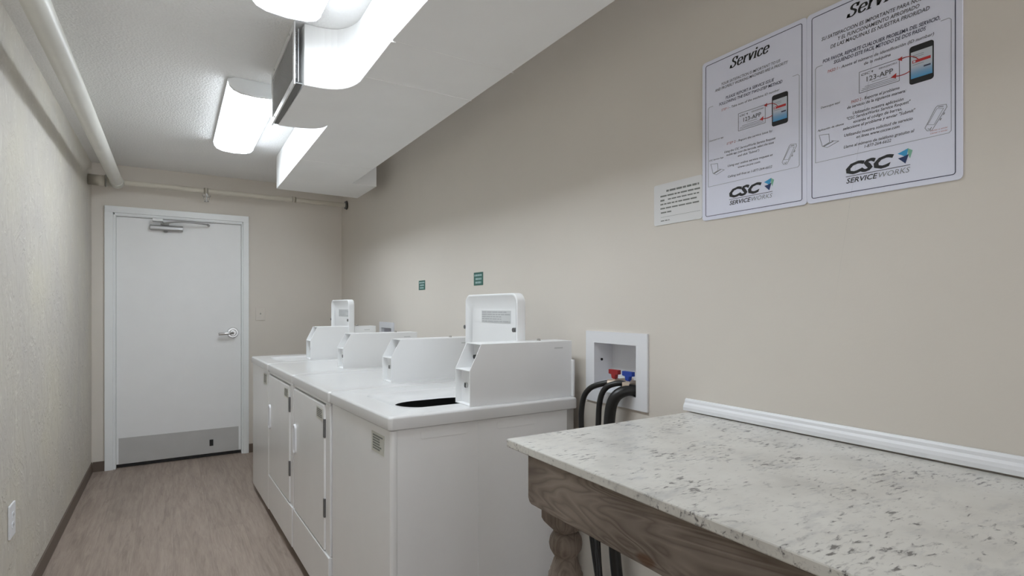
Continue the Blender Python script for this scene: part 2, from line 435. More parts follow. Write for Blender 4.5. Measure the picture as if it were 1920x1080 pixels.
# joints
for yj in (1.78, 3.50):
    bm = bmesh.new()
    box(bm, .622-ox, 1.108-ox, yj-oy-.0015, yj-oy+.0015, -.0008, .0)
    box(bm, .618-ox, .640-ox, yj-oy-.012, yj-oy+.003, -.004, .249) if False else None
    box(bm, .6225-ox, .64-ox, yj-oy-.002, yj-oy+.002, -.006, .247)
    link('joint_strip', bm, 'duct', t)
bm = bmesh.new(); box(bm, .64-ox, 1.10-ox, 2.113-oy, 2.118-oy, -.0018, 0); link('joint_strip', bm, 'duct', t)
# return grille, facing the left wall; hangs a little below the branch
gx0, gx1, gy0, gy1, gz0, gz1 = .410-ox, .438-ox, 2.318-oy, 2.910-oy, -.004, .247
bm = bmesh.new()
fw = .028
box(bm, gx0, gx0+.006, gy0, gy1, gz0, gz0+fw); box(bm, gx0, gx0+.006, gy0, gy1, gz1-fw, gz1)
box(bm, gx0, gx0+.006, gy0, gy0+fw, gz0+fw, gz1-fw); box(bm, gx0, gx0+.006, gy1-fw, gy1, gz0+fw, gz1-fw)
g = link('return_grille', bm, 'grille', t, bevel=.001)
bm = bmesh.new()
for i in range(26):
    z = gz0+fw+.003+i*(gz1-gz0-2*fw-.006)/26
    prism(bm, [(gx0+.003, z), (gx0+.004, z-.0012), (gx0+.016, z+.0065), (gx0+.015, z+.0077)], 'y', gy0+fw-.001, gy1-fw+.001)
link('grille_slats', bm, 'slat', g)
link('grille_back', B(gx0+.019, gx0+.022, gy0+fw-.01, gy1-fw+.01, gz0+fw-.01, gz1-fw+.01), 'slat', g)
link('grille_collar', B(gx0+.010, gx1+.006, gy0+.012, gy1-.012, gz0+.008, gz0+.012), 'hinge', t)
for y, z in ((gy0+.10, gz0+.014), (gy1-.10, gz0+.014), (gy0+.10, gz1-.014), (gy1-.1, gz1-.014), (gy0+.014, .12)):
    bm = bmesh.new(); cyl(bm, (gx0-.002, y, z), (gx0+.001, y, z), .005, n=10)
    link('screw', bm, 'slat', g)

# ------------------------------------------------------------ pipes
t = thing('ceiling_pipe', 'thick cream painted pipe running along the ceiling by the left wall', 'pipe', (-.372, 5.20, 2.272))
bm = bmesh.new()
cyl(bm, (0, YF-5.20+.02, .0), (0, .02, 0), .041, n=40)
link('pipe_run', bm, 'pipe', t, smooth=True)
bm = bmesh.new(); cyl(bm, (0, -.06, 0), (0, .050, 0), .0455, n=40); cyl(bm, (0, .050, 0), (0, .056, 0), .040, n=40)
link('pipe_fitting', bm, 'pipe', t, smooth=True, bevel=.003)
bm = bmesh.new(); cyl(bm, (-.176, 0, 0), (-.03, 0, 0), .040, n=40)
link('wall_stub', bm, 'pipe_wallcolour', t, smooth=True)
bm = bmesh.new(); cyl(bm, (-.072, 0, 0), (-.058, 0, 0), .046, n=40)
link('stub_collar', bm, 'pipe', t, smooth=True)
t = thing('sprinkler_pipe', 'thin beige sprinkler pipe crossing the wall above the door', 'pipe', (-.326, 5.23, 2.278))
bm = bmesh.new(); cyl(bm, (0.002, 0, 0), (1.722, 0, -.008), .0205, n=24)
link('pipe_run', bm, 'pipe_wallcolour', t, smooth=True)
for x in (.558, 1.25):
    bm = bmesh.new(); cyl(bm, (x-.016, 0, -.003), (x+.016, 0, -.003), .0245, n=24)
    link('pipe_coupling', bm, 'pipe_wallcolour', t, smooth=True)
bm = bmesh.new(); cyl(bm, (1.705, 0, -.008), (1.722, 0, -.008), .036, .042, n=28)
link('wall_flange', bm, 'hinge', t, smooth=True)
bm = bmesh.new()
cyl(bm, (.562, 0, -.020), (.562, 0, -.044), .012); cyl(bm, (.562, 0, -.040), (.562, 0, -.052), .034, .030)
tube(bm, [(.546, 0, -.052), (.542, 0, -.070), (.556, 0, -.090)], .003, 8, 5); tube(bm, [(.578, 0, -.052), (.582, 0, -.070), (.568, 0, -.090)], .003, 8, 5)
cyl(bm, (.562, 0, -.052), (.562, 0, -.088), .004)
for i in range(10):
    a = 2*PI*i/10
    prism(bm, [(.562+.008*math.cos(a-.2), .008*math.sin(a-.2)), (.562+.021*math.cos(a-.12), .021*math.sin(a-.12)), (.562+.021*math.cos(a+.12), .021*math.sin(a+.12)), (.562+.008*math.cos(a+.2), .008*math.sin(a+.2))], 'z', -.092, -.089)
cyl(bm, (.562, 0, -.092), (.562, 0, -.088), .012)
link('sprinkler_head', bm, 'chrome', t)

# ------------------------------------------------------------ machines
def text_bars(bm, x, y0, y1, z0, z1, rows, seed, th=.0006, frac=.5, sgn=-1):
    """rows of small word-long bars standing for unreadable print, on a face looking along -x"""
    rnd = random.Random(seed); h = (z1-z0)/rows
    for i in range(rows):
        zc = z1-(i+.5)*h; y = y1
        end = y0 + (y1-y0)*rnd.choice((0, 0, .12, .3))
        while y > end:
            wl = rnd.uniform(.06, .2)*(y1-y0); e = max(y-wl, end)
            if y-e > .001: box(bm, x-th, x, e, y, zc-h*frac/2, zc+h*frac/2)
            y = e-.02*(y1-y0)
    return bm
W_, D_, HT = .690, .745, .950
def coin_box(t, x0, y0, h=.209, width=.116, length=.455):
    x1 = x0+length; z0 = HT; kn = h*.578; prof = [(x0, z0), (x0, z0+kn), (x0+.046, z0+h), (x1, z0+h), (x1, z0)]
    bm = bmesh.new(); th = .0035
    prism(bm, prof, 'y', y0, y0+th); prism(bm, prof, 'y', y0+width-th, y0+width)
    box(bm, x0+.046, x1, y0+th, y0+width-th, z0+h-.0035, z0+h)
    box(bm, x0+.002, x1, y0+th, y0+width-th, z0, z0+.004)
    box(bm, x1-th, x1, y0+th, y0+width-th, z0+.004, z0+h-.0035)
    box(bm, x0+.001, x0+.080, y0+th, y0+width-th, z0+kn-.004, z0+kn)
    c = link('coin_box', bm, 'case', t, bevel=.0012)
    bm = bmesh.new()
    box(bm, x0+.024, x0+.028, y0+th, y0+width-th, z0+.004, z0+kn-.004)
    link('coin_vault_door', bm, 'case', c)
    link('coin_slide_plate', B(x0+.078, x0+.082, y0+th, y0+width-th, z0+kn, z0+h-.0035), 'grille', c)
    bm = bmesh.new(); cyl(bm, (x0+.024, y0+width*.58, z0+.068), (x0+.016, y0+width*.58, z0+.068), .010, n=18)
    k = link('vault_lock', bm, 'chrome', c)
    link('key_slot', B(x0+.0152, x0+.016, y0+width*.58-.0045, y0+width*.58+.0045, z0+.060, z0+.076), 'black', c)
    bm = bmesh.new(); cyl(bm, (x0+.078, y0+width*.80, z0+kn+.04), (x0+.066, y0+width*.80, z0+kn+.04), .008, n=14)
    link('slide_lock', bm, 'black', c)
    bm = bmesh.new(); cyl(bm, (x1-.115, y0+width*.55, z0+h), (x1-.115, y0+width*.55, z0+h+.008), .008, .006, n=16)
    link('top_lock', bm, 'chrome', c)
    link('box_emblem', B(x1-.085, x1-.045, y0-.0006, y0, z0+h-.029, z0+h-.024), 'lidlabel', c)
    return c
def machine_shell(t, washer, W_, D_, base):
    bm = bmesh.new()
    box(bm, .030, D_-.045, .010, W_-.010, base, HT-.047)
    if washer:      # no lid on the cabinet itself: the tub opens upward
        bmesh.ops.delete(bm, geom=[f for f in bm.faces if f.normal.z > .5 or all(v.co.z > HT-.05 for v in f.verts)], context='FACES')
    cab = link('cabinet', bm, 'enamel', t, bevel=.003)
    bm = bmesh.new(); box(bm, D_-.045, D_-.005, .018, W_-.018, base+.01, HT-.047)
    link('rear_panel', bm, 'steel', t, bevel=.003)
    yy = .010-.0012
    for a, c in ((.112, .285), (.405, .575)):
        bm = bmesh.new(); prism(bm, rr(a, c, HT-.086, HT-.060, .008), 'y', yy, .0101)
        link('side_embossing', bm, 'enamel', cab, bevel=.001)
    link('side_seam', B(.328, .3295, yy, .0101, base+.01, HT-.055), 'enamel', cab)
    for i, (x, y) in enumerate(((.07, .06), (.07, W_-.06), (.64, .06), (.64, W_-.06))):
        bm = bmesh.new(); cyl(bm, (x, y, .0), (x, y, base+.002), .018, .014, n=14)
        link('foot', bm, 'black', t)
def machine_top(t, washer, W_, D_):
    r = .014
    z0, z1 = HT-.045, HT
    def L(x0, x1, y0, y1, rad, z): return [(p[0], p[1], z) for p in rr(x0, x1, y0, y1, rad)]
    def T(x0, x1, y0, y1, rad, za, zb): return [(p[0], p[1], za+(zb-za)*(p[1]-y0)/(y1-y0)) for p in rr(x0, x1, y0, y1, rad)]
    ls = [L(.004, D_-.002, .003, W_-.003, r, z0), L(0, D_, 0, W_, r, z0+.003), L(0, D_, 0, W_, r, z1-.009),
          L(.003, D_-.003, .003, W_-.003, r, z1-.003), L(.010, D_-.010, .010, W_-.010, r, z1)]
    bm = bmesh.new()
    if washer:
        ls += [L(.090, .530, .112, .500, .05, z1), L(.094, .526, .115, .492, .05, z1-.003),
               T(.100, .520, .118, .478, .05, z1-.005, z1-.014), T(.138, .505, .128, .400, .125, z1-.007, z1-.022),
               T(.142, .500, .132, .396, .123, z1-.012, z1-.026)]
        loops(bm, ls)
    else:
        ls += [L(.045, D_-.05, .045, W_-.045, .03, z1), L(.050, D_-.055, .050, W_-.050, .03, z1+.0015)]
        loops(bm, ls, cap0=True, cap1=True)
    link('top_panel', bm, 'enamel_top', t, smooth=True)
    if washer:
        bm = bmesh.new(); n = 40; cx, cy = .32, .30
        ring = lambda rad, z: [(cx+rad*math.cos(2*PI*i/n), cy+rad*math.sin(2*PI*i/n), z) for i in range(n)]
        loops(bm, [ring(.215, HT-.030), ring(.255, HT-.0475), ring(.245, .55), ring(.08, .53)], cap1=True)
        link('tub', bm, 'tub', t, smooth=True)
        bm = bmesh.new(); lathe(bm, [(.085, .54), (.05, .60), (.035, .80), (.045, .85), (.03, .885), (.005, .887)], cx-.03, cy)
        link('agitator', bm, 'plastic', t, smooth=True)
def label_part(t, x, y0, y1, z0, z1, rows, seed):
    l = link('data_label', B(x-.0012, x, y0, y1, z0, z1), 'label', t); l['label'] = 'cream printed data label'
    bm = bmesh.new(); text_bars(bm, x-.0012, y0+.012, y1-.012, z0+.008, z1-.006, rows, seed, .0006, .55)
    p = link('label_print', bm, 'labelline', l)
def washer(loc, rot, label, box_y, box_x, lid_x, D_, base=.052):
    W_ = .640
    t = thing('washing_machine', label, 'washing machine', loc, 0, None); t.rotation_euler = rot
    machine_shell(t, True, W_, D_, base); machine_top(t, True, W_, D_)
    bm = bmesh.new(); prism(bm, rr(.008, .034, .006, W_-.006, .011), 'z', base, HT-.047)
    link('front_panel', bm, 'enamel', t, bevel=.003, smooth=True)
    label_part(t, .008, .060, .172, HT-.140, HT-.073, 6, 3)
    coin_box(t, box_x, box_y, .220)
    # open lid, standing upright on its rear hinge; a shallow tray whose underside faces the aisle
    y0, y1, zb, zt = .115, .560, HT+.004, HT+.4085
    def R(y0, y1, z0, z1, r, x):
        k = 7; out = []
        for cy, cz, a0, rad in ((y1-r, z1-r, 0, r), (y0+r, z1-r, 90, r), (y0+.006, z0+.006, 180, .006), (y1-.006, z0+.006, 270, .006)):
            for i in range(k+1):
                a = math.radians(a0+90*i/k); out.append((x, cy+rad*math.cos(a), cz+rad*math.sin(a)))
        return out
    X = lid_x
    bm = bmesh.new()
    loops(bm, [R(y0+.006, y1-.006, zb, zt-.006, .035, X+.042), R(y0, y1, zb, zt, .04, X+.036), R(y0, y1, zb, zt, .04, X+.003),
               R(y0+.003, y1-.003, zb, zt-.003, .038, X), R(y0+.010, y1-.010, zb+.006, zt-.010, .034, X),
               R(y0+.016, y1-.016, zb+.008, zt-.062, .030, X+.030)], cap0=True, cap1=True)
    lid = link('lid', bm, 'case', t, smooth=True)
    link('lid_label', B(X+.0288, X+.030, y0+.095, y1-.105, HT+.285, HT+.338), 'lidlabel', lid)
    bm = bmesh.new(); text_bars(bm, X+.0288, y0+.100, y1-.11, HT+.287, HT+.336, 5, 5, .0004, .45)
    link('lid_print', bm, 'lidprint', lid)
    for yy in (y0+.028, y1+.004):
        bm = bmesh.new(); cyl(bm, (X-.002, yy, HT+.262), (X+.031, yy, HT+.262), .009, n=14)
        link('lid_bumper', bm, 'hinge', lid)
    bm = bmesh.new(); box(bm, D_-.012, D_-.003, .015, .55, HT, HT+.145)
    link('rear_guard', bm, 'case', t, bevel=.002)
    return t
def dryer(loc, rot, label, box_y, box_x):
    W_, D_ = .690, .745
    t = thing('tumble_dryer', label, 'dryer', loc, 0, None); t.rotation_euler = rot
    base = .052; machine_shell(t, False, W_, D_, base); machine_top(t, False, W_, D_)
    y0, y1, z0, z1 = .075, .670, .262, HT-.066
    bm = bmesh.new()
    xa, xb = .008, .030
    box(bm, xa-.007, xb, .004, W_-.004, base, z0-.004); box(bm, xa, xb, .004, W_-.004, z1+.006, HT-.047)
    box(bm, xa, xb, .004, y0-.0015, z0-.002, z1+.006); box(bm, xa, xb, y1+.0015, W_-.004, z0-.002, z1+.006)
    link('front_panel', bm, 'enamel', t, bevel=.0025)
    bm = bmesh.new(); box(bm, xa-.006, xb-.004, y0, y1, z0+.002, z1)
    dr = link('door', bm, 'enamel', t, bevel=.006, seg=3)
    # oval pull with a raised rim
    bm = bmesh.new()
    def O(x, gr):
        return [(x, p[0], p[1]) for p in rr(.606-gr, .648+gr, .560-gr, .700+gr, .020+gr)]
    loops(bm, [O(xa-.006, .006), O(xa-.014, .005), O(xa-.016, .001), O(xa-.014, -.004), O(xa-.0068, -.006)], cap1=True)
    link('door_handle', bm, 'plastic', dr, smooth=True)
    for za, zb_ in ((.745, .825), (.405, .485)):
        bm = bmesh.new(); box(bm, xa-.008, xa+.001, y0-.004, y0+.012, za, zb_)
        link('hinge', bm, 'hinge', dr, bevel=.002)
    label_part(t, xa-.006, .095, .200, HT-.137, HT-.084, 5, 8)
    coin_box(t, box_x, box_y, .200)
    return t
m4 = washer((.585, 1.690, 0), (0, 0, .004), 'nearest white coin washing machine with raised lid, beside the granite table', .026, .303, .558, .768)
dryer((.547, 2.331, 0), (0, 0, .030), 'white front-door tumble dryer directly behind the nearest washing machine', .120, .318)
dryer((.524, 3.022, 0), (0, 0, .030), 'white front-door tumble dryer next to the farthest washing machine', .135, .305)
washer((.499, 3.713, 0), (0, 0, .030), 'farthest white coin washing machine with raised lid, at the door end of the row', .130, .290, .545, .745, .036)

# the nearest washer's front runs a little off square
for o in [m4]+[c for c in m4.children if c.name.split('.')[0] not in ('lid', 'coin_box')]+[c for k in m4.children for c in k.children if k.name.split('.')[0] not in ('lid', 'coin_box')]:
    if o.type == 'MESH':
        for v in o.data.vertices: v.co.x -= .050*v.co.y
# ------------------------------------------------------------ folding table
t = thing('folding_table', 'white granite topped table with weathered wood apron and turned legs', 'table', (1.05, .26, 0))
tx, ty = 1.05, .26
ZT = .970
bm = bmesh.new(); box(bm, .714-tx, 1.392-tx, -.65-ty, 1.181-ty, ZT-.021, ZT)
link('granite_top', bm, 'granite', t, bevel=.003)
bm = bmesh.new(); prism(bm, [(-.58-ty, ZT-.021), (-.58-ty, .842), (-.574-ty, .836), (1.074-ty, .836), (1.083-ty, .840), (1.088-ty, .849), (1.088-ty, ZT-.021)], 'x', .718-tx, .738-tx)
link('apron', bm, 'wood', t, bevel=.002)
bm = bmesh.new(); box(bm, .7385-tx, 1.360-tx, 1.068-ty, 1.086-ty, .840, ZT-.021); link('apron', bm, 'wood_x', t, bevel=.002)
bm = bmesh.new(); box(bm, .7385-tx, 1.360-tx, -.58-ty, -.562-ty, .840, ZT-.021); link('apron', bm, 'wood_x', t, bevel=.002)
bm = bmesh.new(); box(bm, 1.342-tx, 1.360-tx, -.561-ty, 1.067-ty, .840, ZT-.021); link('apron', bm, 'wood', t, bevel=.002)
def table_leg(x, y):
    hw = .041; bm = bmesh.new()
    zt, zb = ZT-.022, .792
    # square block with its corners turned off at the bottom
    sq = lambda h, z, r: [(p[0], p[1], z) for p in rr(x-h, x+h, y-h, y+h, r, 4)]
    loops(bm, [sq(hw, zt, .002), sq(hw, zb+.014, .002), sq(hw-.003, zb+.006, .004), sq(hw-.010, zb-.004, .010), sq(hw-.018, zb-.014, .018)], cap0=True, cap1=True)
    prof = [(.026, zb-.012), (.030, zb-.016), (.037, zb-.028), (.039, zb-.040), (.037, zb-.052), (.029, zb-.066), (.025, zb-.070), (.026, zb-.074),
            (.028, zb-.078), (.034, zb-.096), (.036, zb-.100), (.036, zb-.106), (.0405, zb-.112), (.042, zb-.150), (.040, zb-.25), (.034, zb-.40), (.027, zb-.54),
            (.023, zb-.60), (.026, zb-.610), (.033, zb-.622), (.033, zb-.634), (.024, zb-.648), (.024, zb-.656), (.036, zb-.674), (.038, zb-.70), (.030, zb-.74), (.026, .02), (.026, 0)]
    bm.faces.ensure_lookup_table(); nblock = len(bm.faces)
    lathe(bm, prof, x, y, 32)
    lg = link('leg', bm, 'wood_leg', t)
    for p in lg.data.polygons: p.use_smooth = p.index >= nblock
for x, y in ((.780, 1.022), (1.300, 1.022), (.780, -.515), (1.300, -.515)): table_leg(x-tx, y-ty)
# moulding lying on the table against the wall
bm = bmesh.new()
pr = [(-.016, 0), (-.0165, .010), (-.014, .018), (-.0095, .024), (-.0085, .031), (-.005, .036), (-.001, .037), (-.001, 0)]
lo = [bm.verts.new((p[0], 1.198, p[1]+.9735)) for p in pr]; hi = [bm.verts.new((p[0], -.64, p[1]+.9735+.004)) for p in pr]
for i in range(len(pr)): bm.faces.new([lo[i], lo[(i+1)%len(pr)], hi[(i+1)%len(pr)], hi[i]])
bm.faces.new(lo); bm.faces.new(hi[::-1])
o = link('backsplash_moulding', bm, 'trimw'); o.location = (XR, 0, 0)
tag(o, 'white moulding strip lying along the wall at the back of the granite table', 'moulding')

# ------------------------------------------------------------ recessed outlet boxes
def outlet_box(q, label, near):
    y0, y1, z0, z1 = q; cy = (y0+y1)/2; cz = z0
    t = thing('washer_outlet_box', label, 'outlet box', (XR, cy, cz))
    a0, a1, b0, b1 = y0-.0, y1, z0, z1
    oy0, oy1, oz0, oz1 = (1.362, 1.692, .937, 1.209) if near else (y0-.051, y1+.047, z0-.041, z1+.041)
    def wy(v): return v-cy
    bm = bmesh.new()
    for (ya, yb, za, zb) in ((oy0, oy1, b1-.003, oz1), (oy0, oy1, oz0, b0+.003), (oy0, a0+.003, b0+.003, b1-.003), (a1-.003, oy1, b0+.003, b1-.003)):
        box(bm, -.008, -.0005, wy(ya), wy(yb), za-cz, zb-cz)
    link('face_plate', bm, 'plastic', t)
    bm = bmesh.new(); D = .085; th = .002
    box(bm, D, D+th, wy(a0+.001), wy(a1-.001), .001, b1-b0-.001)
    box(bm, -.0005, D, wy(a0+.001), wy(a0+.003), .001, b1-b0-.001); box(bm, -.0005, D, wy(a1-.003), wy(a1-.001), .001, b1-b0-.001)
    box(bm, -.0005, D, wy(a0+.003), wy(a1-.003), .001, .003); box(bm, -.0005, D, wy(a0+.003), wy(a1-.003), b1-b0-.003, b1-b0-.001)
    link('recess', bm, 'plastic', t)
    for yv, colr, nm in ((1.518-1.529, 'red', 'hot_valve'), (1.446-1.529, 'blue', 'cold_valve')):
        yv += .012
        zv = .048
        bm = bmesh.new()
        cyl(bm, (.082, yv, zv), (-.004, yv, zv), .0095, n=16); cyl(bm, (.010, yv, zv), (-.008, yv, zv), .013, n=6)
        cyl(bm, (-.002, yv, zv), (-.018, yv+.006, zv-.006), .0135, .012, n=14)
        vb = link(nm, bm, 'brass', t)
        bm = bmesh.new(); cyl(bm, (-.004, yv, zv+.006), (-.004, yv, zv+.022), .007, .009, n=12)
        prism(bm, [(yv-.008, zv+.012), (yv+.008, zv+.012), (yv+.011, zv+.026), (yv+.025, zv+.028), (yv+.025, zv+.044), (yv-.025, zv+.044), (yv-.025, zv+.028), (yv-.011, zv+.026)], 'x', -.012, .004)
        h = link('valve_handle', bm, colr, vb, bevel=.001); h['label'] = colr + ' plastic valve handle'
    if near:
        bm = bmesh.new(); cyl(bm, (.03, wy(a1-.003)+0, .12), (.03, wy(a1-.004)-.002, .12), .005, n=10)
        link('knockout', bm, 'black', t)
    return t
outlet_box(BOXES[0], 'white recessed outlet box with red and blue valves above the table corner', True)
outlet_box(BOXES[1], 'small looking white recessed outlet box far down the wall behind the dryers', False)

# hoses from the near outlet box
def hose(name, pts, r, label, cat='hose', ends=None):
    t = thing(name, label, cat, pts[0])
    o = Vector(pts[0]); bm = bmesh.new(); tube(bm, [Vector(p)-o for p in pts], r, 18, 10)
    link('hose_body', bm, 'black', t, smooth=True)
    if ends:
        bm = bmesh.new(); a, b_ = [Vector(p)-o for p in ends]; cyl(bm, a, b_, r+.0035, n=14); link('hose_coupling', bm, 'brass', t)
    return t
hose('hot_water_hose', [(1.384, 1.524, 1.019), (1.366, 1.545, 1.020), (1.335, 1.600, .995), (1.322, 1.628, .935), (1.322, 1.630, .80), (1.335, 1.60, .5), (1.34, 1.52, .18), (1.34, 1.42, .10)], .0105,
     'thin black hose arching left from the red valve behind the nearest washer', ends=((1.388, 1.520, 1.021), (1.370, 1.540, 1.021)))
hose('cold_water_hose', [(1.384, 1.452, 1.024), (1.362, 1.474, 1.028), (1.335, 1.508, 1.010), (1.322, 1.527, .960), (1.316, 1.530, .85), (1.300, 1.520, .6), (1.295, 1.49, .3), (1.30, 1.42, .12)], .0105,
     'thin black hose dropping from the blue valve beside the thick drain hose', ends=((1.388, 1.447, 1.021), (1.370, 1.463, 1.022)))
hose('drain_hose', [(1.450, 1.432, .972), (1.415, 1.436, 1.000), (1.378, 1.448, 1.004), (1.345, 1.468, .982), (1.332, 1.482, .930), (1.330, 1.486, .82), (1.334, 1.475, .6), (1.335, 1.45, .35), (1.34, 1.38, .1), (1.33, 1.30, .03)], .0205,
     'thick black drain hose curving over the sill of the outlet box')
bm = bmesh.new(); o = Vector((1.30, 1.30, .012))
tube(bm, [Vector(p)-o for p in ((1.345, 1.672, .74), (1.29, 1.56, .70), (1.20, 1.40, .50), (1.19, 1.36, .3), (1.22, 1.32, .05), (1.30, 1.30, .012))], .007, 12, 10)
c = link('power_cord', bm, 'black', smooth=True); c.location = o
tag(c, 'thin black cord hanging behind the turned table leg', 'cord')

# ------------------------------------------------------------ plates on walls
t = thing('wall_outlet', 'white electrical outlet plate low on the cream left wall', 'outlet', (XL, 2.895, .39))
bm = bmesh.new(); prism(bm, rr(-.045, .045, 0, .132, .004), 'x', .0006, .0075); link('cover_plate', bm, 'plastic', t, bevel=.002)
for z in (.046, .086):
    bm = bmesh.new(); prism(bm, rr(-.017, .017, z-.013, z+.013, .009), 'x', .007, .0095); s = link('socket', bm, 'plastic', t)
    bm = bmesh.new(); box(bm, .0095, .0098, -.008, -.006, z-.004, z+.005); box(bm, .0095, .0098, .006, .008, z-.004, z+.005); link('socket_slots', bm, 'black', s)
t = thing('switch_plate', 'beige painted switch plate on the far wall right of the door', 'switch', (.672, YB, 1.185))
bm = bmesh.new(); prism(bm, rr(-.040, .040, 0, .118, .004), 'y', -.006, -.0006); link('cover_plate', bm, 'beigeplate', t, bevel=.002)
bm = bmesh.new(); prism(bm, [(-.006, .054), (-.018, .066), (-.018, .070), (-.006, .064)], 'x', -.004, .004); link('toggle', bm, 'label', t)

# ------------------------------------------------------------ signs on the right wall
RW = Matrix(((0, 0, -1), (-1, 0, 0), (0, 1, 0)))     # u -> -y, v -> z, normal -> -x
def on_wall(u, v, d=0): return (-d, -u, v)
def poly_wall(bm, pts, d0, d1):
    lo = [bm.verts.new(on_wall(p[0], p[1], d0)) for p in pts]; hi = [bm.verts.new(on_wall(p[0], p[1], d1)) for p in pts]
    n = len(pts)
    for i in range(n): bm.faces.new([lo[i], lo[(i+1)%n], hi[(i+1)%n], hi[i]])
    bm.faces.new(lo[::-1]); bm.faces.new(hi)
def rect(bm, u0, u1, v0, v1, d0, d1): poly_wall(bm, [(u0, v0), (u1, v0), (u1, v1), (u0, v1)], d0, d1)
def stroke(bm, pts, wd, d0, d1):
    for a, b_ in zip(pts, pts[1:]):
        a, b_ = Vector(a), Vector(b_); n = (b_-a).normalized(); n = Vector((-n.y, n.x))*wd/2; e = (b_-a).normalized()*wd/2
        poly_wall(bm, [a-n-e, b_-n+e, b_+n+e, a+n-e], d0, d1)
def ring(bm, u0, u1, v0, v1, wd, d0, d1, r=.004):
    A = rr(u0, u1, v0, v1, r, 4); C = rr(u0+wd, u1-wd, v0+wd, v1-wd, max(r-wd, .0005), 4)
    loops(bm, [[on_wall(p[0], p[1], d0) for p in A], [on_wall(p[0], p[1], d1) for p in A], [on_wall(p[0], p[1], d1) for p in C], [on_wall(p[0], p[1], d0) for p in C]])
def text(bm, s, u0, u1, v, cap, d, bold=0, shear=0, wobble=0):
    """lettering as flat mesh: baseline at v, capital height cap, fitted between u0 and u1"""
    cu = bpy.data.curves.new('lettering', 'FONT'); cu.body = s; cu.size = 1; cu.shear = shear; cu.offset = bold
    cu.resolution_u = 2; cu.fill_mode = 'FRONT'
    ob = bpy.data.objects.new('lettering', cu); COL.objects.link(ob)
    dg = bpy.context.evaluated_depsgraph_get(); me = bpy.data.meshes.new_from_object(ob.evaluated_get(dg))
    xs = [q.co.x for q in me.vertices]; x0, x1 = min(xs), max(xs)
    sx = (u1-u0)/(x1-x0); sy = cap/.70
    base = len(bm.verts)
    vs = [bm.verts.new(on_wall(u0+(q.co.x-x0)*sx, v+q.co.y*sy, d)) for q in me.vertices]
    for p in me.polygons:
        try: bm.faces.new([vs[i] for i in p.vertices])
        except ValueError: pass
    bpy.data.objects.remove(ob); bpy.data.curves.remove(cu); bpy.data.meshes.remove(me)
def nib(bm, pts, ox, oy, s, shear, thick, thin, d, curve=True):
    P = catmull([(p[0], p[1], 0) for p in pts], 6) if curve and len(pts) > 2 else [Vector((p[0], p[1], 0)) for p in pts]
    L = []
    for i, p in enumerate(P):
        t = (P[min(i+1, len(P)-1)]-P[max(i-1, 0)]).normalized()
        w_ = (thin+(thick-thin)*abs(t.y)**1.3)/2; n = Vector((-t.y, t.x, 0))*w_
        L.append([(q.x+q.y*shear, q.y) for q in (p+n, p-n)])
    V = [[bm.verts.new(on_wall(ox+q[0]*s, oy+q[1]*s, d)) for q in pr] for pr in L]
    for a, c in zip(V, V[1:]): bm.faces.new([a[0], a[1], c[1], c[0]])
GLYPH = {
 'S': (.54, [[(.455,.56),(.43,.65),(.31,.71),(.18,.67),(.13,.56),(.18,.45),(.32,.36),(.42,.25),(.40,.10),(.27,.01),(.13,.04),(.07,.16)]], [[(.45,.50),(.46,.72)],[(.06,.0),(.07,.22)]]),
 'e': (.45, [[(.08,.27),(.39,.29),(.39,.39),(.33,.48),(.22,.49),(.11,.42),(.07,.25),(.11,.08),(.22,.01),(.34,.05),(.41,.13)]], []),
 'r': (.39, [[(.16,.34),(.21,.44),(.29,.49),(.36,.44)]], [[(.14,0),(.14,.5)],[(.02,.015),(.27,.015)],[(.03,.485),(.15,.485)]]),
 'v': (.47, [], [[(.09,.5),(.23,.0)],[(.22,.0),(.39,.5)],[(.0,.485),(.18,.485)],[(.32,.485),(.48,.485)]]),
 'i': (.25, [], [[(.12,0),(.12,.5)],[(.01,.015),(.24,.015)],[(.02,.485),(.13,.485)],[(.12,.59),(.12,.72)]]),
 'c': (.42, [[(.37,.38),(.31,.47),(.22,.49),(.11,.42),(.07,.25),(.11,.08),(.22,.01),(.33,.05),(.39,.13)]], []),
 'o': (.46, [[(.22,.49),(.11,.42),(.07,.25),(.11,.08),(.22,.01),(.34,.08),(.38,.25),(.34,.42),(.22,.49)]], [])}
def serif(bm, word, u0, u1, v, cap, d, shear=.28):
    wd = sum(GLYPH[c][0] for c in word); s = cap/.72; k = (u1-u0)/(wd*s); x = 0
    sub = bmesh.new()
    for c in word:
        adv, cur, strt = GLYPH[c]
        for q in cur: nib(sub, q, x, 0, 1, 0, .135, .060, 0)
        for q in strt: nib(sub, q, x, 0, 1, 0, .135, .045, 0, False)
        x += adv
    for vv in sub.verts:
        gx, gy = -vv.co.y, vv.co.z
        vv.co = on_wall(u0+(gx*k+gy*shear)*s, v+gy*s, d)
    me = bpy.data.meshes.new('t'); sub.to_mesh(me); sub.free(); bm.from_mesh(me); bpy.data.meshes.remove(me)
def flat(name, bm, mat, parent):
    me = bpy.data.meshes.new(name); bm.to_mesh(me); bm.free(); me.materials.append(M[mat])
    o = bpy.data.objects.new(name, me); COL.objects.link(o); o.parent = parent; return o
BD = .0045
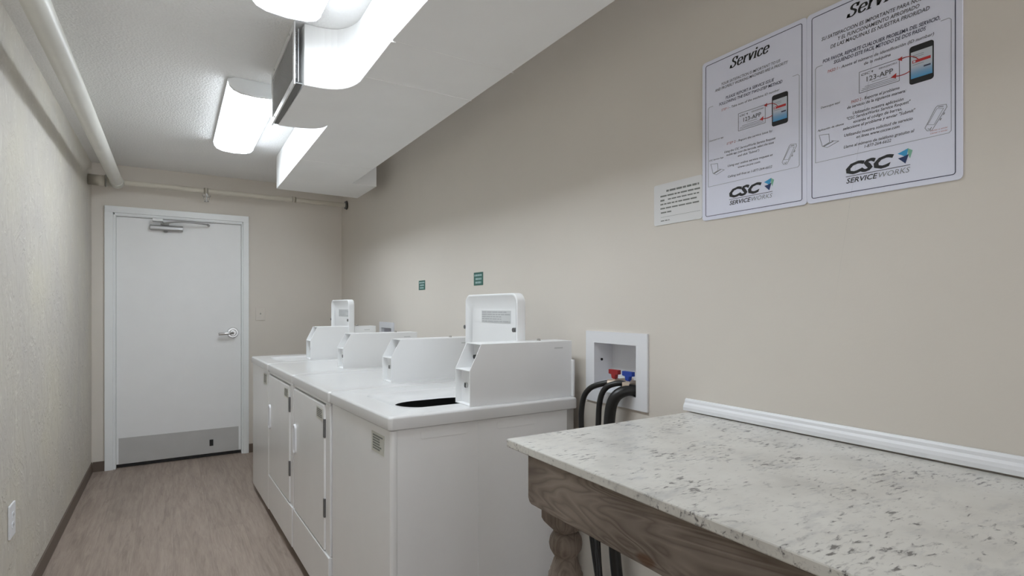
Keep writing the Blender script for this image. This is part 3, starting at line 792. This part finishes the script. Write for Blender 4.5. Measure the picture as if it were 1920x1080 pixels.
def service_sign(yleft, label, spanish):
    t = thing('service_sign', label, 'sign', (XR, yleft, 1.568))
    bw, bh = .3293, .487
    bm = bmesh.new(); poly_wall(bm, rr(0, bw, 0, bh, .010), .001, BD-.0002); b0 = link('sign_board', bm, 'board', t, bevel=.0008)
    d0, d = BD-.0004, BD+.0003
    bm = bmesh.new(); ring(bm, .0125, .3175, .0115, .4755, .0016, d0, d, .006); flat('printed_border', bm, 'inknavy', t)
    # thin inner frame, open at the top where the sentence stands
    bm = bmesh.new(); yt = .345; th = .0007
    il, ir, ib = (.0225, .3095, .1020)
    stroke(bm, [(.040, yt), (il+.004, yt), (il, yt-.004), (il, ib), (ir-.004, ib), (ir, ib+.004), (ir, yt-.004), (ir-.004, yt), (ir-.018, yt)], th, d0, d)
    flat('inner_frame', bm, 'inkthin', t)
    bm = bmesh.new()
    serif(bm, 'Servicio' if spanish else 'Service', .0985, .240 if spanish else .221, .437, .028, d)
    flat('heading', bm, 'ink', t)
    bm = bmesh.new(); bn = bmesh.new(); br_ = bmesh.new()
    if spanish:
        for s, a, c, v in (('SU SATISFACCION ES IMPORTANTE PARA NOSOTROS', .038, .292, .4065), ('Y EL FUNCIONAMIENTO APROPIADO', .078, .252, .3925), ('DE LAS MAQUINAS ES NUESTRA PRIORIDAD', .060, .271, .379)):
            text(bm, s, a, c, v, .0088, d, .012, .2)
        for s, a, c, v in (('POR FAVOR, REPORTE CUALQUIER PROBLEMA DEL SERVICIO,', .041, .290, .3495), ('SIGUIENDO ESTE FACIL METODO DE DOS PASOS', .068, .264, .3375)):
            text(bn, s, a, c, v, .0084, d, .014, .2)
        text(br_, 'PASO 1 -', .053, .083, .3205, .007, d, .01, .2)
        for s, a, c, v in (('Anote el número de identificación (ID number)', .086, .279, .3205), ('de la máquina', .138, .195, .3085),
                           ('Reporte el problema', .139, .213, .2265), ('de servicio de la siguiente manera:', .100, .226, .2155),
                           ('Utilizando nuestra aplicación', .113, .221, .1985), ('"CSC ServiceWorks Service Request"', .099, .235, .1885),
                           ('escanea el código de barras,', .114, .218, .1775), ('seleccione el problema y enviar "Submit"', .090, .244, .1665),
                           ('Utilizando nuestra solicitud de servicio', .093, .239, .1495), ('en linea www.cscsw.com', .121, .213, .139),
                           ('Llame al número de teléfono gratuito al', .092, .242, .1215), ('1-877-264-6622', .139, .196, .1115),
                           ('Descargue aquí', .036, .084, .236), ('Aplicación de cliente', .028, .092, .180)):
            text(bm, s, a, c, v, .0068 if a > .05 else .0048, d, .01, .2)
        text(br_, 'PASO 2 -', .109, .136, .2265, .0068, d, .01, .2)
        for i in range(2): text(br_, 'Llamar o enviar', .272, .304, .1105-.0058*i+.003, .0034, d, 0, .2)
    else:
        for s, a, c, v in (('YOUR SATISFACTION IS IMPORTANT TO US', .070, .257, .397), ('AND PROPERLY WORKING MACHINES ARE A PRIORITY', .047, .279, .385)):
            text(bm, s, a, c, v, .0078, d, .004, .2)
        for s, a, c, v in (('PLEASE REPORT A SERVICE ISSUE', .085, .239, .3515), ('FOLLOWING THE EASY TWO-STEP METHOD', .062, .263, .3385)):
            text(bn, s, a, c, v, .0082, d, .010, .2)
        text(br_, 'STEP 1', .070, .094, .320, .0064, d, .004, .2)
        for s, a, c, v in (('- Take note of the machine ID number', .098, .255, .320), ('- Report the service issue by:', .122, .235, .2145),
                           ('Using the CSC ServiceWorks Service Request', .080, .243, .192), ('mobile app (scan the barcode, select the issue', .087, .238, .1815), ('and click "Submit")', .126, .194, .1705),
                           ('Using our online service request at', .092, .235, .1485), ('www.cscsw.com', .126, .197, .1375), ('Calling toll free at 1-877-264-6622', .092, .233, .1165),
                           ('Download our app', .026, .077, .239), ('CSC Service App', .026, .077, .179)):
            text(bm, s, a, c, v, .0062 if a > .05 else .0044, d, .004, .2)
        text(br_, 'STEP 2', .088, .118, .2145, .0064, d, .004, .2)
    me = bpy.data.meshes.new('t'); bm.to_mesh(me); bm.free()
    zones = {'statement': lambda u, v: v > .372, 'step_heading': lambda u, v: .300 < v <= .372,
             'caption': lambda u, v: v > .230 and v <= .300, 'small_caption': lambda u, v: .176 < v < .1875 and u < (.094 if spanish else .079),}
    used_ = lambda u, v: any(f(u, v) for f in zones.values())
    zones['instructions'] = lambda u, v: not used_(u, v) if False else True
    left = set(range(len(me.polygons)))
    for nm in ('statement', 'step_heading', 'caption', 'small_caption', 'instructions'):
        ids = [i for i in left if zones[nm](-me.polygons[i].center.y, me.polygons[i].center.z)]
        left -= set(ids)
        b2 = bmesh.new()
        for i in sorted(ids):
            b2.faces.new([b2.verts.new(me.vertices[k].co) for k in me.polygons[i].vertices])
        flat(nm, b2, 'inkgrey', t)
    bpy.data.meshes.remove(me)
    flat('navy_text', bn, 'inknavy', t); flat('red_text', br_, 'inkpink', t)
    # identification card
    bm = bmesh.new(); ring(bm, .127, .213, .2445, .2955, .0009, d0, d, .0012)
    text(bm, '123-APP', .144, .200, .2672, .0115, d, .008, 0)
    text(bm, 'CSC', .132, .151, .2845, .005, d, .02, .2); poly_wall(bm, [(.154, .2885), (.158, .2895), (.1565, .284)], d0, d)
    text(bm, 'SERVICEWORKS', .170, .208, .2858, .004, d, .0, .1)
    for a, c, v in ((.155, .188, .2625), (.140, .200, .2565), (.134, .206, .2525), (.132, .208, .2490)): rect(bm, a, c, v, v+.0006, d0, d)
    flat('identification_card', bm, 'inkgrey', t)
    # phone
    bm = bmesh.new(); poly_wall(bm, rr(.2325, .2785, .2275, .3120, .006), d0, d+.0001); ph = flat('printed_phone', bm, 'ink', t)
    bm = bmesh.new(); rect(bm, .2355, .2760, .2400, .2985, d, d+.0004); flat('phone_screen', bm, 'screen', ph)
    bm = bmesh.new(); rect(bm, .2385, .2730, .2735, .2795, d, d+.0007); flat('screen_bar', bm, 'inkred', ph)
    bm = bmesh.new(); rect(bm, .2400, .2445, .2747, .2783, d, d+.0009); flat('screen_tick', bm, 'pw', ph)
    bm = bmesh.new(); rect(bm, .2600, .2730, .2590, .2622, d, d+.0007)
    for v in (.2900, .2860, .2690): rect(bm, .2390, .2600, v, v+.0006, d, d+.0006)
    flat('screen_button', bm, 'inknavy', ph)
    # red arrows
    bm = bmesh.new()
    def qa(p0, p1, p2, n=8): return [((1-s)**2*p0[0]+2*s*(1-s)*p1[0]+s*s*p2[0], (1-s)**2*p0[1]+2*s*(1-s)*p1[1]+s*s*p2[1]) for s in [i/n for i in range(n+1)]]
    stroke(bm, qa((.2170, .2925), (.237, .2960), (.2490, .2805)), .0016, d+.0006, d+.0010)
    poly_wall(bm, [(.2095, .2935), (.2185, .2975), (.2180, .2875)], d+.0004, d+.0010)
    stroke(bm, qa((.2020, .2590), (.218, .2530), (.2330, .2590)), .0016, d0, d+.0003)
    poly_wall(bm, [(.1955, .2580), (.2065, .2645), (.2055, .2535)], d0, d+.0004)
    flat('red_arrows', bm, 'inkred', t)
    # line drawings: laptop and handset
    bm = bmesh.new(); w_ = .0008
    stroke(bm, [(.032, .170), (.056, .167), (.058, .146), (.040, .140), (.032, .170)], w_, d0, d)
    stroke(bm, [(.040, .140), (.052, .134), (.080, .143), (.062, .149)], w_, d0, d); stroke(bm, [(.044, .139), (.066, .146)], .002, d0, d)
    stroke(bm, [(.262, .124), (.266, .117), (.275, .116), (.302, .158), (.301, .164), (.286, .166), (.282, .163), (.262, .124)], w_, d0, d)
    stroke(bm, [(.267, .130), (.279, .127), (.296, .157), (.284, .160), (.267, .130)], w_*.8, d0, d)
    stroke(bm, [(.268, .121), (.272, .1185), (.274, .1225)], .0012, d0, d); stroke(bm, [(.287, .1625), (.295, .1615)], .0016, d0, d)
    stroke(bm, [(.290, .134), (.2915, .1365)], .0018, d0, d); stroke(bm, [(.296, .144), (.2975, .1465)], .0018, d0, d)
    flat('line_drawings', bm, 'inkthin', t)
    # logo
    bm = bmesh.new(); text(bm, 'CSC', .097, .202, .0565, .0265, d, .045, .32)
    rect(bm, .097, .234, .0503, .0515, d0, d)
    text(bm, 'SERVICE', .098, .168, .0345, .0120, d, .012, .25); flat('logo_lettering', bm, 'ink', t)
    bm = bmesh.new(); text(bm, 'WORKS', .170, .234, .0345, .0120, d, -.004, .25); flat('logo_lettering', bm, 'inkthin', t)
    bm = bmesh.new(); poly_wall(bm, [(.209, .0805), (.2305, .0885), (.2265, .0690), (.2175, .0755)], d0, d); flat('logo_triangle', bm, 'cyan', t)
    bm = bmesh.new(); poly_wall(bm, [(.210, .0700), (.2205, .0715), (.2310, .0750), (.2245, .0555)], d0, d+.0002); flat('logo_triangle', bm, 'navy', t)
    bm = bmesh.new(); poly_wall(bm, [(.2290, .0885), (.2385, .0820), (.2335, .0650), (.2300, .0750)], d0, d+.0001); flat('logo_triangle', bm, 'green', t)
    return t
service_sign(1.133, 'English service sign, the left one of the pair on the right wall', False)
service_sign(.8035, 'Spanish service sign, the right one of the pair, cut by the top edge', True)

t = thing('notice_card', 'small white notice card tucked against the left edge of the English sign', 'notice', (XR, 1.335, 1.578))
bm = bmesh.new(); poly_wall(bm, rr(0, .2005, 0, .137, .008), .0008, .0026); link('card_sheet', bm, 'paper', t)
bm = bmesh.new()
def bars(bm, u0, u1, v, h, seed, d0=.0024, d=.0031):
    rnd = random.Random(seed); u = u0
    while u < u1-.003:
        e = min(u1, u+rnd.uniform(.008, .028)); rect(bm, u, e, v, v+h, d0, d); u = e+.0035
bars(bm, .055, .188, .108, .0062, 1); bars(bm, .029, .194, .0935, .0048, 2); bars(bm, .029, .052, .079, .0055, 9)
bars(bm, .062, .190, .0805, .0040, 3); bars(bm, .029, .184, .0665, .0045, 4); bars(bm, .029, .188, .0525, .0045, 5); bars(bm, .031, .076, .0385, .0045, 6)
rect(bm, .031, .194, .0255, .0262, .0024, .003); bars(bm, .031, .068, .012, .003, 7)
flat('card_print', bm, 'labelline', t)
def sticker(y0, y1, z0, z1, label, seed):
    t = thing('wall_sticker', label, 'sticker', (XR, y1, z0))
    bm = bmesh.new(); rect(bm, 0, y1-y0, 0, z1-z0, .0006, .002); link('sticker_sheet', bm, 'teal', t)
    bm = bmesh.new(); hh_ = (z1-z0)
    for i, (a, c) in enumerate(((.08, .92), (.2, .85), (.18, .82))):
        bars(bm, a*(y1-y0), c*(y1-y0), hh_*(.70-.28*i), hh_*.15, seed+i, .0018, .0026)
    flat('sticker_print', bm, 'tealink', t)
sticker(3.340, 3.445, 1.418, 1.480, 'smaller looking teal wall sticker with white print, farther down the wall', 11)
sticker(2.553, 2.656, 1.421, 1.491, 'green wall sticker with white print, above the raised lid of the nearest washer', 21)
